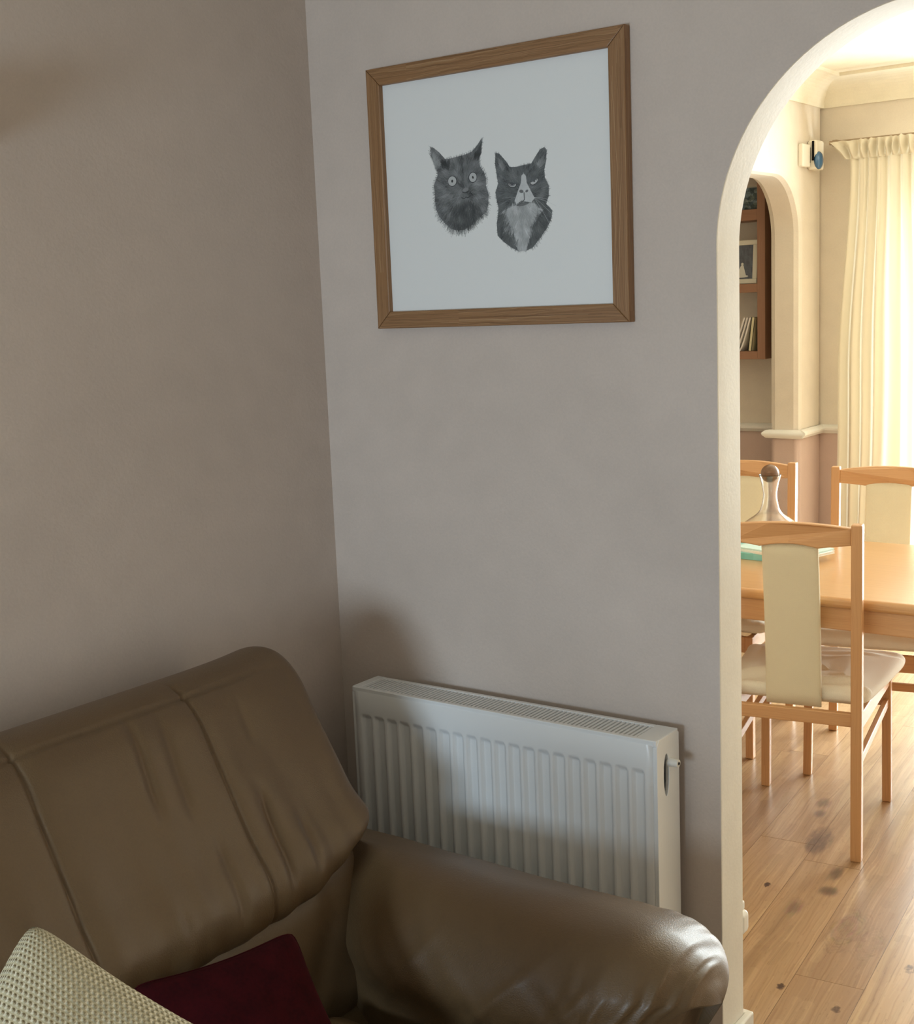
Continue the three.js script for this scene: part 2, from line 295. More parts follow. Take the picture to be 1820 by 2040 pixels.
{
  floorTex.wrapS = floorTex.wrapT = THREE.RepeatWrapping; floorTex.flipY = false;
  M.plank = phy({ map: floorTex, roughness: 0.36, clearcoat: 0.35, clearcoatRoughness: 0.22, bumpMap: rep(data(256, 512, (u, v) => 0.5 + 0.3 * tileN(u, v * 0.25, 64, 2)), 2), bumpScale: 0.0004 });
  const floor = structGroup('floor');
  part('subfloor', bx(-2, -0.1, -4.24, 3.1, -0.008, -0.1), M.dark, floor);
  for (const [q0, q1, p0, p1] of plankList) {
    const e = 0.0003, c = 0.0006, H = 0.008, ring = (k, y) => [[q0 + k, p0 + k], [q1 - k, p0 + k], [q1 - k, p1 - k], [q0 + k, p1 - k]].map(([q, p]) => [dx * p + dz * q, y, dz * p - dx * q]);
    const inRoom = ring(e, 0).some(([x, , z]) => x > -1.95 && x < 3.05 && z > -4.1 && z < -0.09);
    if (!inRoom) continue;
    let poly = ring(e, 0);
    // keep each board inside the room
    const cut = (pts, f) => { const o = []; for (let k = 0; k < pts.length; k++) { const A = pts[k], B = pts[(k + 1) % pts.length], a = f(A), b = f(B); if (a >= 0) o.push(A); if (a * b < 0) { const t = a / (a - b); o.push([A[0] + (B[0] - A[0]) * t, 0, A[2] + (B[2] - A[2]) * t]); } } return o; };
    for (const f of [(p) => p[0] + 1.9, (p) => 3.0 - p[0], (p) => p[2] + 4.04, (p) => -0.0 - p[2]]) poly = cut(poly, f);
    if (poly.length < 3) continue;
    const pos = [], uv = [], nor = [], push = (pt, y, n) => { pos.push(pt[0], y, pt[2]); uv.push((pt[0] - FX) / FW, (pt[2] + FL) / FL); nor.push(...n); };
    const cx = poly.reduce((s, p) => s + p[0], 0) / poly.length, cz = poly.reduce((s, p) => s + p[2], 0) / poly.length;
    const inner = poly.map((p) => { const L = Math.hypot(p[0] - cx, p[2] - cz); return [p[0] + (cx - p[0]) / L * c * 1.2, 0, p[2] + (cz - p[2]) / L * c * 1.2]; });
    const A0 = (poly[1][0] - poly[0][0]) * (poly[2][2] - poly[0][2]) - (poly[1][2] - poly[0][2]) * (poly[2][0] - poly[0][0]);
    const order = A0 < 0 ? [0, 1, 2] : [0, 2, 1];
    const tri = (a, ya, b, yb, d, yd, n) => { const v = [[a, ya], [b, yb], [d, yd]]; for (const k of order) push(...v[k], n); };
    for (let k = 1; k + 1 < inner.length; k++) tri(inner[0], 0, inner[k], 0, inner[k + 1], 0, [0, 1, 0]);
    for (let k = 0; k < poly.length; k++) { const a = poly[k], b = poly[(k + 1) % poly.length], ia = inner[k], ib = inner[(k + 1) % poly.length], mx = (a[0] + b[0]) / 2 - cx, mz = (a[2] + b[2]) / 2 - cz; let nx = b[2] - a[2], nz = -(b[0] - a[0]); const L = Math.hypot(nx, nz) || 1; if (nx * mx + nz * mz < 0) { nx = -nx; nz = -nz; } const n = [nx / L * 0.15, 0.9887, nz / L * 0.15], n2 = [nx / L, 0, nz / L]; tri(ia, 0, a, -0.0003, ib, 0, n); tri(ib, 0, a, -0.0003, b, -0.0003, n); tri(a, -0.0003, a, -H, b, -0.0003, n2); tri(b, -0.0003, a, -H, b, -H, n2); }
    const g = new THREE.BufferGeometry(); g.setAttribute('position', new THREE.Float32BufferAttribute(pos, 3)); g.setAttribute('normal', new THREE.Float32BufferAttribute(nor, 3)); g.setAttribute('uv', new THREE.Float32BufferAttribute(uv, 2));
    part('plank', g, M.plank, floor);
  }
}

// ------------------------------------------------------------------ sofa
{
  const sofa = thing('sofa', 'brown leather sofa with padded back and rounded arm in front of the white radiator', 'sofa');
  // one padded back: stitched seams, top piping, soft vertical creases
  const back = section([[0.06, 0.56], [0.06, 0.76], [0.09, 0.87], [0.15, 0.922], [0.225, 0.93], [0.285, 0.895], [0.345, 0.80], [0.41, 0.69], [0.457, 0.60], [0.45, 0.54], [0.39, 0.505], [0.22, 0.50]]);
  const ZC = 0.895, HL = 0.461;
  const backGeo = surface(320, 220, (u, v) => {
    const t = 2 * u - 1, s = Math.pow(Math.max(0, 1 - Math.pow(Math.abs(t), 44)), 1 / 4), [x, y] = back(v);
    const low = (1 - 0.62 * Math.pow(Math.abs(t), 4) * sst(0.74, 0.5, y)) * (1 + 0.07 * Math.pow(Math.abs(t), 6) * sst(0.8, 0.93, y));
    return [0.26 + (x - 0.26) * s, 0.72 + (y - 0.72) * s * low, ZC + HL * t];
  }, {
    loop: true, us: (u) => 0.5 - 0.5 * Math.cos(Math.PI * (0.01 + 0.98 * u)) / Math.cos(Math.PI * 0.01),
    displace: (u, v, p) => {
      const front = sst(0.2, 0.26, p.x) * sst(0.46, 0.56, p.y);
      let d = 0.012 * sst(0.7, 0.55, p.y) * front * (1 - Math.pow(Math.abs(2 * u - 1), 6));
      for (const zs of [0.722 + 0.02 * (0.9 - p.y), 1.085 + 0.05 * (0.9 - p.y)]) d -= front * (0.006 * gauss(p.z - zs, 0.0024) + 0.003 * gauss(p.z - zs, 0.014));
      const s = Math.hypot(p.x - 0.262, p.y - 0.914); d -= (0.005 * gauss(s, 0.0028) - 0.0006 * gauss(s - 0.009, 0.0045)) * (p.x > 0.2 ? 1 : 0) * (Math.abs(2 * u - 1) < 0.93 ? 1 : 0);
      d += front * 0.006 * sst(0.85, 0.55, p.y) * N(p.z * 22, p.y * 3.5, 1) + front * 0.0045 * N(p.z * 9, p.y * 5, 4);
      for (const [z, y0, y1, a] of [[0.86, 0.93, 0.74, 0.006], [0.80, 0.92, 0.72, 0.004], [0.62, 0.90, 0.8, 0.003], [0.66, 0.76, 0.56, 0.007], [0.79, 0.72, 0.55, 0.005], [0.60, 0.70, 0.56, 0.005], [0.92, 0.66, 0.55, 0.004]]) d -= front * a * gauss(p.z - z - 0.12 * (y0 - p.y), 0.007) * sst(y0, y0 - 0.05, p.y) * sst(y1, y1 + 0.06, p.y);
      return d;
    },
  });
  part('back_cushion', backGeo, M.leather, sofa);
  part('back_cushion', backGeo.clone().translate(0, 0, 0.925), M.leather, sofa);
  const lum = section([[0.12, 0.2], [0.12, 0.56], [0.22, 0.62], [0.32, 0.615], [0.395, 0.58], [0.445, 0.51], [0.465, 0.42], [0.462, 0.3], [0.40, 0.2]]);
  const lumGeo = surface(60, 60, (u, v) => { const t = 2 * u - 1, s = Math.pow(Math.max(0, 1 - Math.pow(Math.abs(t), 16)), 1 / 3), [x, y] = lum(v); return [0.3 + (x - 0.3) * s, 0.45 + (y - 0.45) * s, 0.885 + 0.472 * t]; },
    { loop: true, us: (u) => 0.5 - 0.5 * Math.cos(Math.PI * (0.04 + 0.92 * u)) / Math.cos(Math.PI * 0.04), displace: (u, v, p) => 0.008 * N(p.z * 8, p.y * 9, 7) - 0.008 * gauss(p.z - 0.56 - 0.5 * (0.52 - p.y), 0.012) * sst(0.42, 0.45, p.x) });
  part('lumbar_cushion', lumGeo, M.leather, sofa);
  part('lumbar_cushion', lumGeo.clone().translate(0, 0, 0.925), M.leather, sofa);
  // arm: soft roll along the side, puckered leather at its front end
  const armSec = section([[0.30, 0.08], [0.295, 0.3], [0.262, 0.40], [0.258, 0.465], [0.30, 0.518], [0.37, 0.549], [0.445, 0.566], [0.525, 0.555], [0.585, 0.505], [0.608, 0.43], [0.58, 0.35], [0.55, 0.2], [0.54, 0.08]]);
  const XE = 1.163, X0 = 0.1;
  const armGeo = surface(240, 200, (u, v) => {
    let [z, y] = armSec(v), x = X0 + (XE - X0) * u; const d = XE - x, R = 0.15;
    const s = d < R ? Math.sqrt(Math.max(0, 1 - Math.pow(1 - d / R, 2.3))) : 1;
    z = z - 0.10 * sst(0.4, 0.55, z) * (1 - sst(0.34, 0.64, x)) ;
    x = X0 + (x - X0) * (1 - 0.55 * Math.min(0.25, Math.max(0, 0.50 - y)));
    const low = sst(0.46, 0.36, y);
    return [x, y > 0.44 ? 0.44 + (y - 0.44) * s : y, 0.41 + (z - 0.41) * (s + (Math.max(s, 0.7) - s) * low)];
  }, {
    loop: true, us: (u) => 1 - Math.pow(1 - u, 1.7) , capStart: true, capEnd: true,
    displace: (u, v, p) => {
      const e = XE - (X0 + (XE - X0) * u);
      const m = sst(0.32, 0.08, e) * sst(0.25, 0.35, p.y) * sst(0.006, 0.03, e);
      let d = 0;
      // gathers that run down the rounded front, dying out before the crest
      const q = 0.15 * Math.acos(Math.max(-1, 1 - e / 0.15)) + Math.max(0, e - 0.3);   // way from the tip over the rounded end
      for (const [c, a, w, top] of [[0.062, 0.006, 0.0055, 0.535], [0.092, 0.005, 0.0045, 0.525], [0.122, 0.0065, 0.0055, 0.54], [0.158, 0.005, 0.006, 0.52], [0.2, 0.0045, 0.007, 0.50], [0.245, 0.003, 0.008, 0.49]])
        d -= a * (gauss(q - c - 0.10 * Math.max(0, top - p.y) + 0.016 * N(p.y * 9, c * 40, 2), w) - 0.5 * gauss(q - c + 0.012, w * 1.6)) * sst(top + 0.02, top - 0.04, p.y) * sst(0.3, 0.38, p.y) * sst(0.36, 0.45, p.z);
      d += m * sst(0.56, 0.5, p.y) * 0.004 * N(e * 40, p.y * 8 + p.z * 8, 3);
      const inner = sst(0.4, 0.55, p.z);
      d += inner * (0.007 * N(p.x * 5 + p.y * 4, p.y * 6 - p.x * 3, 9) + 0.0022 * N(p.x * 22 + p.y * 26, p.y * 9, 5)) + 0.004 * N(p.x * 6, p.z * 8, 11);
      for (const [xc, yc, sl, a] of [[0.80, 0.40, 1.0, 0.006], [0.62, 0.40, 0.7, 0.004], [0.94, 0.42, 0.9, 0.004]]) d -= inner * a * gauss((p.x - xc) - (p.y - yc) * sl, 0.012) * gauss(p.y - yc, 0.07);
      return d;
    },
  });
  part('arm', armGeo, M.leather, sofa);
  { const g = armGeo.clone().scale(1, 1, -1).translate(0, 0, 2.74); const id = g.index.array; for (let k = 0; k < id.length; k += 3) [id[k], id[k + 1]] = [id[k + 1], id[k]]; g.computeVertexNormals(); part('arm', g, M.leather, sofa); }
  for (const z of [0.615, 1.375]) part('seat_cushion', metre(at(new RoundedBoxGeometry(0.62, 0.16, 0.745, 5, 0.055), 0.79, 0.262, z + 0.375)), M.leather, sofa);
  part('base', bx(0.14, 0.06, 0.3, 1.02, 0.27, 2.44, 0.03), M.leather, sofa);
  for (const [x, z] of [[0.2, 0.36], [0.95, 0.36], [0.2, 2.38], [0.95, 2.38]]) part('foot', at(new THREE.CylinderGeometry(0.025, 0.02, 0.065, 12), x, 0.0325, z), M.leatherDark, sofa);
}
// scatter cushions
function cushion(name, label, mat, corner, e1, e2, side, thick) {
  const g = thing(name, label, 'cushion', corner);
  const a = V(...e1).normalize(), n = a.clone().cross(V(...e2)).normalize(), b = n.clone().cross(a);   // squared axes
  const f = (sgn) => surface(48, 48, (u, v) => {
    const s = 2 * u - 1, t = 2 * v - 1, pin = (q) => 1 - 0.085 * (1 - q * q), blunt = 1 - 0.06 * Math.pow(s * s * t * t, 4), S = s * pin(t) * blunt, T = t * pin(s) * blunt;
    const h = sgn * thick * Math.pow(Math.max(0, (1 - s * s) * (1 - t * t)), 0.42) * (1 + 0.12 * N(s * 2, t * 2, 3));
    const p = a.clone().multiplyScalar((S + 1) / 2 * side).add(b.clone().multiplyScalar((T + 1) / 2 * side)).add(n.clone().multiplyScalar(h));
    return [p.x, p.y, p.z];
  });
  const A = f(1), B = f(-1), id = B.index.array; for (let k = 0; k < id.length; k += 3) [id[k], id[k + 1]] = [id[k + 1], id[k]]; B.computeVertexNormals();
  part('cover', [A, B], mat, g);
  if (mat !== M.bobble) {
  const pts = []; for (const [s0, t0, s1, t1] of [[-1, -1, 1, -1], [1, -1, 1, 1], [1, 1, -1, 1], [-1, 1, -1, -1]]) for (let k = 0; k < 12; k++) { const s = s0 + (s1 - s0) * k / 12, t = t0 + (t1 - t0) * k / 12, pin = (q) => 1 - 0.085 * (1 - q * q), blunt = 1 - 0.06 * Math.pow(s * s * t * t, 4); pts.push(a.clone().multiplyScalar((s * pin(t) * blunt + 1) / 2 * side).add(b.clone().multiplyScalar((t * pin(s) * blunt + 1) / 2 * side))); }
  part('seam', new THREE.TubeGeometry(new THREE.CatmullRomCurve3(pts, true), 160, 0.002, 6, true), mat, g);
  }
  return g;
}
{
  const bob = canvas(256, 256, (c, w, h) => { c.fillStyle = 'rgb(196,184,150)'; c.fillRect(0, 0, w, h); for (let j = 0; j < 16; j++) for (let i = 0; i < 16; i++) { const x = (i + (j % 2) * 0.5) * 16 + 4, y = j * 16 + 8, t = rr(-14, 14); c.fillStyle = `rgb(${228 + t},${219 + t},${192 + t})`; for (const o of [0, w, -w]) { c.beginPath(); c.ellipse(x + o, y, 5.2, 6.4, 0.5, 0, 6.3); c.fill(); } c.fillStyle = 'rgba(96,84,56,0.35)'; c.fillRect(x + 7, y - 4, 3, 9); } });
  rep(bob, 9);
  const bobB = rep(data(256, 256, (u, v) => { const j = Math.floor(v * 16), x = (u * 16 - 0.25 - (j % 2) * 0.5 + 16) % 1, y = v * 16 - j - 0.5, X = (x > 0.5 ? x - 1 : x); return Math.max(0, 1 - (X * X + y * y) * 6) * 0.9; }), 9);
  M.bobble = std({ map: bob, bumpMap: bobB, bumpScale: 0.003, roughness: 1 });
  M.red = phy({ map: mottled(54, 9, 15, 0.2, 40), roughness: 0.95, specularIntensity: 0.25, sheen: 0.1, sheenColor: lin(0.4, 0.05, 0.05), sheenRoughness: 0.6 });
  cushion('cushion', 'cream bobble weave cushion with its corner up on the sofa', M.bobble, [0.728, 0.903, 1.391], [0.68, -0.56, -0.47], [0.28, -0.637, 0.717], 0.40, 0.07);
  cushion('cushion', 'dark red plain cushion lying on the sofa seat', M.red, [0.58, 0.588, 0.803], [-0.215, 0.06, 0.97], [0.6, -0.66, 0.4], 0.30, 0.045);
}

// ------------------------------------------------------------------ radiator
{
  const X0 = 0.135, X1 = 0.897, Y0 = 0.16, Y1 = 0.757, ZF = 0.125, ZB = 0.03;
  const r = thing('radiator', 'white ribbed panel radiator on the wall behind the sofa arm', 'radiator');
  const W = X1 - X0 - 0.012, H = Y1 - Y0 - 0.012, n = 20, m0 = 0.016, pitch = (W - 2 * m0) / n;
  const us = []; for (let i = 0; i <= n * 12; i++) us.push((m0 + (i / 12) * pitch) / W); us.unshift(0, 0.003 / W); us.push(1 - 0.003 / W, 1);
  const vs = [0, 0.003 / H]; for (let j = 0; j <= 12; j++) vs.push((0.035 + 0.03 * j / 12) / H); for (let j = 1; j < 8; j++) vs.push((0.065 + (H - 0.15) * j / 8) / H); for (let j = 0; j <= 14; j++) vs.push((H - 0.085 + 0.04 * j / 14) / H); vs.push(1 - 0.003 / H, 1);
  const panel = surface(us.length - 1, vs.length - 1, (u, v) => {
    const a = us[Math.round(u * (us.length - 1))], b = vs[Math.round(v * (vs.length - 1))], x = a * W, y = b * H;
    const k = (x - m0) / pitch, f = k - Math.floor(k), inR = k > 0 && k < n;
    const across = inR ? sst(0.13, 0.27, f) * sst(0.90, 0.78, f) : 0, along = sst(0.042, 0.056, y) * sst(H - 0.053, H - 0.066, y);
    const edge = Math.min(x, W - x, y, H - y) < 1e-6 ? 0.014 : Math.min(x, W - x, y, H - y) < 0.0031 ? 0.0008 : 0;
    return [X0 + 0.006 + x, Y0 + 0.006 + y, ZF - 0.009 * across * along - edge];
  });
  part('front_panel', panel, M.radiator, r);
  part('back_panel', bx(X0 + 0.006, Y0 + 0.006, ZB, X1 - 0.006, Y1 - 0.02, ZB + 0.012, 0.004), M.radiator, r);
  // top grille: frame with 72 slots
  const bars = [bx(X0 + 0.004, Y1 - 0.012, ZB, X1 - 0.004, Y1, ZB + 0.012, 0.002), bx(X0 + 0.004, Y1 - 0.012, ZF - 0.014, X1 - 0.004, Y1, ZF - 0.002, 0.002), bx(X0, Y1 - 0.012, ZB, X0 + 0.022, Y1 + 0.0005, ZF - 0.003, 0.002), bx(X1 - 0.046, Y1 - 0.012, ZB, X1, Y1 + 0.0005, ZF - 0.003, 0.002)];
  const g0 = X0 + 0.022, g1 = X1 - 0.046, nb = 70; for (let k = 0; k < nb; k++) { const x = g0 + (g1 - g0) * (k + 0.5) / nb; bars.push(bx(x - 0.0028, Y1 - 0.01, ZB + 0.01, x + 0.0028, Y1 - 0.001, ZF - 0.012)); }
  part('top_grille', bars, M.radiator, r);
  part('convector', bx(X0 + 0.02, Y0 + 0.03, ZB + 0.03, X1 - 0.1, Y1 - 0.03, ZF - 0.03), std({ color: 0x4a4842, roughness: 0.8 }), r);
  // end panels with a slotted opening for the air vent
  const end = (x, slot) => {
    const s = new THREE.Shape([[ZB - 0.002, Y0], [ZF - 0.004, Y0], [ZF - 0.004, Y1 - 0.014], [ZF - 0.012, Y1], [ZB + 0.006, Y1], [ZB - 0.002, Y1 - 0.008]].map(([z, y]) => new THREE.Vector2(-z, y)));
    const h = new THREE.Path(); h.absellipse(-0.082, 0.678, 0.011, 0.043, 0, Math.PI * 2, false);
    return metre(extrude(s, 0.006, slot ? [h] : [], 0.0012).rotateY(Math.PI / 2).translate(x, 0, 0));
  };
  part('end_panel', end(X1 - 0.006, true), M.radiator, r);
  part('end_panel', end(X0, false), M.radiator, r);
  part('vent_recess', at(new THREE.BoxGeometry(0.004, 0.1, 0.03), X1 - 0.045, 0.678, 0.082), M.dark, r);
  const knob = at(new THREE.CylinderGeometry(0.0075, 0.0095, 0.022, 20), X1 + 0.009, 0.70, 0.068, 0, 0, -Math.PI / 2);
  const vent = part('air_vent', knob, M.white, r); part('vent_key_slot', at(new THREE.CylinderGeometry(0.0035, 0.0035, 0.004, 4), X1 + 0.0195, 0.70, 0.068, 0, 0, -Math.PI / 2), M.dark, vent);
  for (const x of [X0 + 0.12, X1 - 0.12]) part('wall_bracket', bx(x - 0.015, Y0 + 0.1, 0, x + 0.015, Y1 - 0.1, ZB + 0.002), M.radiator, r);
}

// ------------------------------------------------------------------ cat portrait
const CATS = {"c1":[306,357,323,356,366,387,404,425,433,426,491,420,537,415,583,404,618,377,653,340,648,384,635,414,627,471,656,513,671,546,669,586,684,631,679,684,666,733,617,761,570,798,517,822,471,824,425,812,386,777,347,733,329,686,323,635,325,594,319,556,348,509,349,486,328,438,307,395],"ear1":[316,383,342,394,380,443,373,465,349,477],"neck1":[455,677,548,661,625,698,634,744,547,797,461,796,417,747],"c2":[729,427,753,434,790,473,815,506,848,509,896,504,944,500,971,468,999,436,1025,428,1038,444,1033,495,1021,537,1023,576,1045,617,1043,668,1026,706,1061,739,1055,778,1027,824,983,873,939,915,901,930,853,930,810,910,762,878,725,844,722,786,732,737,736,702,727,666,720,625,739,583,732,538,724,480],"blaze":[897,544,910,558,914,593,934,629,959,671,937,691,905,684,879,678,846,693,838,674,859,628,879,590,883,555],"chest":[846,697,900,692,958,697,973,720,1009,731,982,760,960,789,927,813,942,831,919,878,896,930,853,930,827,882,791,840,764,820,771,789,778,754,757,726,796,711],"ear2":[741,455,762,470,788,503,772,515,748,491],"ear3":[1019,468,1023,503,1001,523,975,507]};
{
  const print = canvas(1400, 1216, (c, w, h) => {
    c.fillStyle = 'rgb(238,239,238)'; c.fillRect(0, 0, w, h);
    for (let k = 0; k < 5000; k++) { c.fillStyle = `rgba(${rnd() < 0.5 ? '215,218,220' : '250,250,250'},0.25)`; c.fillRect(rnd() * w, rnd() * h, rr(1, 3), rr(1, 3)); }
    const pairs = (a) => { const o = []; for (let k = 0; k < a.length; k += 2) o.push([a[k], a[k + 1]]); return o; };
    const inside = (p, x, y) => { let r = false; for (let i = 0, j = p.length - 1; i < p.length; j = i++) if ((p[i][1] > y) !== (p[j][1] > y) && x < (p[j][0] - p[i][0]) * (y - p[i][1]) / (p[j][1] - p[i][1]) + p[i][0]) r = !r; return r; };
    // fur: many short strokes that fan out from a centre
    function fur(poly, n, tone, spread, cx, cy, len, alpha, wob = 0.5) {
      const xs = poly.map((p) => p[0]), ys = poly.map((p) => p[1]), x0 = Math.min(...xs), x1 = Math.max(...xs), y0 = Math.min(...ys), y1 = Math.max(...ys);
      for (let k = 0; k < n;) {
        const x = rr(x0, x1), y = rr(y0, y1); if (!inside(poly, x, y)) continue; k++;
        const a = Math.atan2(y - cy, x - cx) + rr(-wob, wob), l = rr(0.4, 1) * len, m = tone + spread * (N(x * 0.022, y * 0.022, 8) + 0.8 * (rnd() - 0.5));
        c.strokeStyle = `rgba(${m | 0},${(m + 3) | 0},${(m + 4) | 0},${alpha * rr(0.5, 1)})`; c.lineWidth = rr(1, 3); c.lineCap = 'round'; c.beginPath(); c.moveTo(x - Math.cos(a) * l * 0.6, y - Math.sin(a) * l * 0.6); c.quadraticCurveTo(x, y + rr(-2, 2), x + Math.cos(a) * l * 0.4, y + Math.sin(a) * l * 0.4); c.stroke();
      }
    }
    const fillP = (p, s) => { c.fillStyle = s; c.beginPath(); p.forEach(([x, y], k) => k ? c.lineTo(x, y) : c.moveTo(x, y)); c.fill(); };
    const P = {}; for (const k in CATS) P[k] = pairs(CATS[k]);
    const whisker = (x, y, ex, ey, s) => { c.strokeStyle = s; c.lineWidth = 1.4; c.beginPath(); c.moveTo(x, y); c.quadraticCurveTo((x + ex) / 2, (y + ey) / 2 - 8, ex, ey); c.stroke(); };
    const eye = (x, y, rx, ry, rot, lid) => { c.save(); c.translate(x, y); c.rotate(rot); c.fillStyle = 'rgb(44,46,48)'; c.beginPath(); c.ellipse(0, 0, rx + 3, ry + 3, 0, 0, 6.3); c.fill(); c.fillStyle = 'rgb(190,192,192)'; c.beginPath(); c.ellipse(0, 0, rx, ry, 0, 0, 6.3); c.fill(); c.fillStyle = 'rgb(40,42,44)'; c.beginPath(); c.ellipse(0, 0, rx * 0.2, ry * 0.3, 0, 0, 6.3); c.fill(); if (lid) { c.fillStyle = 'rgba(92,96,99,0.95)'; c.beginPath(); c.ellipse(0, -ry * 0.95, rx + 5, ry * (0.6 + lid * 0.45), 0, 0, 6.3); c.fill(); } c.restore(); };
    // black long-haired cat
    const soft = P.c1.map(([x, y]) => y > 640 ? [500 + (x - 500) * 1.03, y + 8] : [x, y]);
    fur(soft, 1500, 120, 40, 520, 560, 34, 0.4, 0.3);
    fillP(P.c1.map(([x, y]) => [500 + (x - 500) * 0.965, 600 + (y - 600) * (y > 700 ? 0.9 : 0.985)]), 'rgba(98,100,102,0.84)');
    fur(P.c1, 5200, 100, 74, 530, 600, 30, 0.5);
    fur(P.neck1, 1300, 72, 26, 540, 560, 40, 0.5);
    fur(P.ear1, 260, 148, 40, 330, 470, 26, 0.6); fur(pairs([372, 430, 440, 440, 430, 480, 385, 470]), 200, 52, 20, 420, 500, 26, 0.55); fur(pairs([618, 400, 648, 360, 640, 420, 622, 450, 590, 430]), 220, 60, 30, 600, 470, 30, 0.5);
    fur(pairs([490, 440, 530, 450, 520, 540, 545, 600, 500, 600, 505, 520]), 130, 66, 30, 520, 380, 34, 0.4); fur(pairs([455, 600, 505, 590, 520, 650, 470, 660]), 200, 124, 40, 520, 560, 24, 0.5);
    for (const q of [[355, 560, 420, 575, 470, 620, 400, 660, 340, 620], [590, 565, 650, 570, 660, 640, 600, 650, 570, 610], [385, 490, 470, 490, 480, 515, 400, 520]]) fur(pairs(q), 170, 132, 50, 520, 580, 30, 0.4);
    eye(448, 545, 27, 25, 0.1, 0); eye(582, 537, 24, 24, -0.35, 0);
    fur(pairs([505, 590, 556, 584, 575, 640, 500, 650]), 150, 118, 40, 530, 560, 18, 0.5); c.fillStyle = 'rgba(140,141,142,0.8)'; c.beginPath(); c.ellipse(532, 596, 19, 10, -0.1, 0, 6.3); c.fill();
    c.strokeStyle = 'rgba(46,48,50,0.75)'; c.lineWidth = 5; c.beginPath(); c.moveTo(513, 606); c.quadraticCurveTo(532, 618, 552, 604); c.stroke(); c.lineWidth = 4; c.beginPath(); c.moveTo(506, 634); c.quadraticCurveTo(524, 646, 533, 632); c.quadraticCurveTo(546, 644, 562, 628); c.stroke();
    for (const [ex, ey] of [[400, 690], [420, 720], [390, 655]]) whisker(490, 628, ex, ey, 'rgba(175,178,180,0.55)');
    // black and white cat
    fur(P.c2, 1200, 110, 30, 880, 640, 22, 0.35, 0.3);
    fillP(P.c2, 'rgba(84,88,91,0.86)');
    fur(P.c2, 4600, 86, 66, 890, 640, 26, 0.5);
    fur(P.ear2, 200, 128, 50, 770, 520, 24, 0.55); fur(P.ear3, 220, 138, 50, 990, 530, 24, 0.55);
    fur(pairs([775, 530, 850, 520, 860, 560, 790, 570]), 200, 122, 40, 880, 600, 24, 0.5); fur(pairs([960, 610, 1020, 600, 1030, 660, 985, 680]), 180, 110, 40, 900, 620, 24, 0.5);
    fillP(P.chest, 'rgba(196,198,200,0.75)'); fur(P.chest, 1500, 190, 44, 880, 560, 34, 0.5); fur(P.chest.map(([x, y]) => [885 + (x - 885) * 1.1, 800 + (y - 800) * 1.02]), 700, 170, 60, 880, 560, 44, 0.4); for (const side of [[745, 740, 775, 730, 800, 800, 850, 900, 800, 900, 740, 840], [975, 760, 1030, 735, 1050, 790, 960, 910, 915, 920, 930, 830]]) fur(pairs(side), 420, 84, 40, 885, 560, 46, 0.5);
    fur(pairs([770, 760, 960, 730, 950, 800, 850, 820, 790, 800]), 420, 158, 26, 870, 640, 30, 0.45); fur(pairs([770, 806, 850, 826, 845, 840, 780, 824]), 70, 140, 30, 870, 640, 24, 0.5);
    fillP(P.blaze, 'rgba(206,208,209,0.95)'); fur(P.blaze, 420, 205, 26, 895, 600, 20, 0.5);
    eye(825, 593, 24, 13, 0.2, 0.75); eye(959, 588, 24, 14, -0.45, 0.55); fur(pairs([790, 570, 860, 572, 858, 590, 795, 586]), 60, 100, 40, 890, 640, 22, 0.6); fur(pairs([930, 572, 990, 556, 990, 576, 935, 590]), 60, 100, 40, 890, 640, 22, 0.6); c.fillStyle = 'rgba(60,63,66,0.45)'; c.beginPath(); c.ellipse(822, 592, 20, 10, 0.2, 0, 6.3); c.fill();
    c.fillStyle = 'rgb(112,113,115)'; c.beginPath(); c.ellipse(880, 632, 13, 8, 0.2, 0, 6.3); c.fill(); c.beginPath(); c.ellipse(913, 633, 9, 6, -0.3, 0, 6.3); c.fill();
    c.strokeStyle = 'rgb(96,98,100)'; c.lineWidth = 5; c.beginPath(); c.moveTo(896, 640); c.lineTo(897, 674); c.quadraticCurveTo(880, 690, 850, 700); c.stroke(); c.fillStyle = 'rgba(92,94,96,0.7)'; c.beginPath(); c.ellipse(890, 696, 36, 8, -0.15, 0, 6.3); c.fill();
    for (const [ex, ey] of [[1060, 760], [1040, 800], [1085, 720], [1050, 690]]) whisker(955, 668, ex, ey, 'rgba(214,216,217,0.75)');
    for (const [ex, ey] of [[760, 660], [750, 690]]) whisker(840, 660, ex, ey, 'rgba(190,192,194,0.5)');
  });
  const p = thing('framed_portrait', 'oak framed drawing of two cats on the grey wall above the radiator', 'picture');
  const X0 = 0.18, X1 = 0.803, Y0 = 1.549, Y1 = 2.095, w = 0.036;
  const rail = (pts, along, off) => { const s = extrude(pts, 0.017, [], 0.003); return metre(s.translate(0, 0, 0.003), along, off); };
  part('frame_rail', rail([[X0, Y0], [X1, Y0], [X1 - w, Y0 + w], [X0 + w, Y0 + w]], 0, 0.1), M.oak, p);
  part('frame_rail', rail([[X0, Y1], [X0 + w, Y1 - w], [X1 - w, Y1 - w], [X1, Y1]], 0, 0.71), M.oak, p);
  part('frame_rail', rail([[X0, Y0], [X0 + w, Y0 + w], [X0 + w, Y1 - w], [X0, Y1]], 1, 0.33), M.oak, p);
  part('frame_rail', rail([[X1, Y0], [X1, Y1], [X1 - w, Y1 - w], [X1 - w, Y0 + w]], 1, 0.93), M.oak, p);
  const g = new THREE.BoxGeometry(0.555, 0.482, 0.004).translate(0.4915, 1.8220, 0.0095), uv = g.attributes.uv, q = g.attributes.position;
  for (let k = 0; k < uv.count; k++) uv.setXY(k, (q.getX(k) - 0.213) / 0.55, (q.getY(k) - 1.584) / 0.4775);
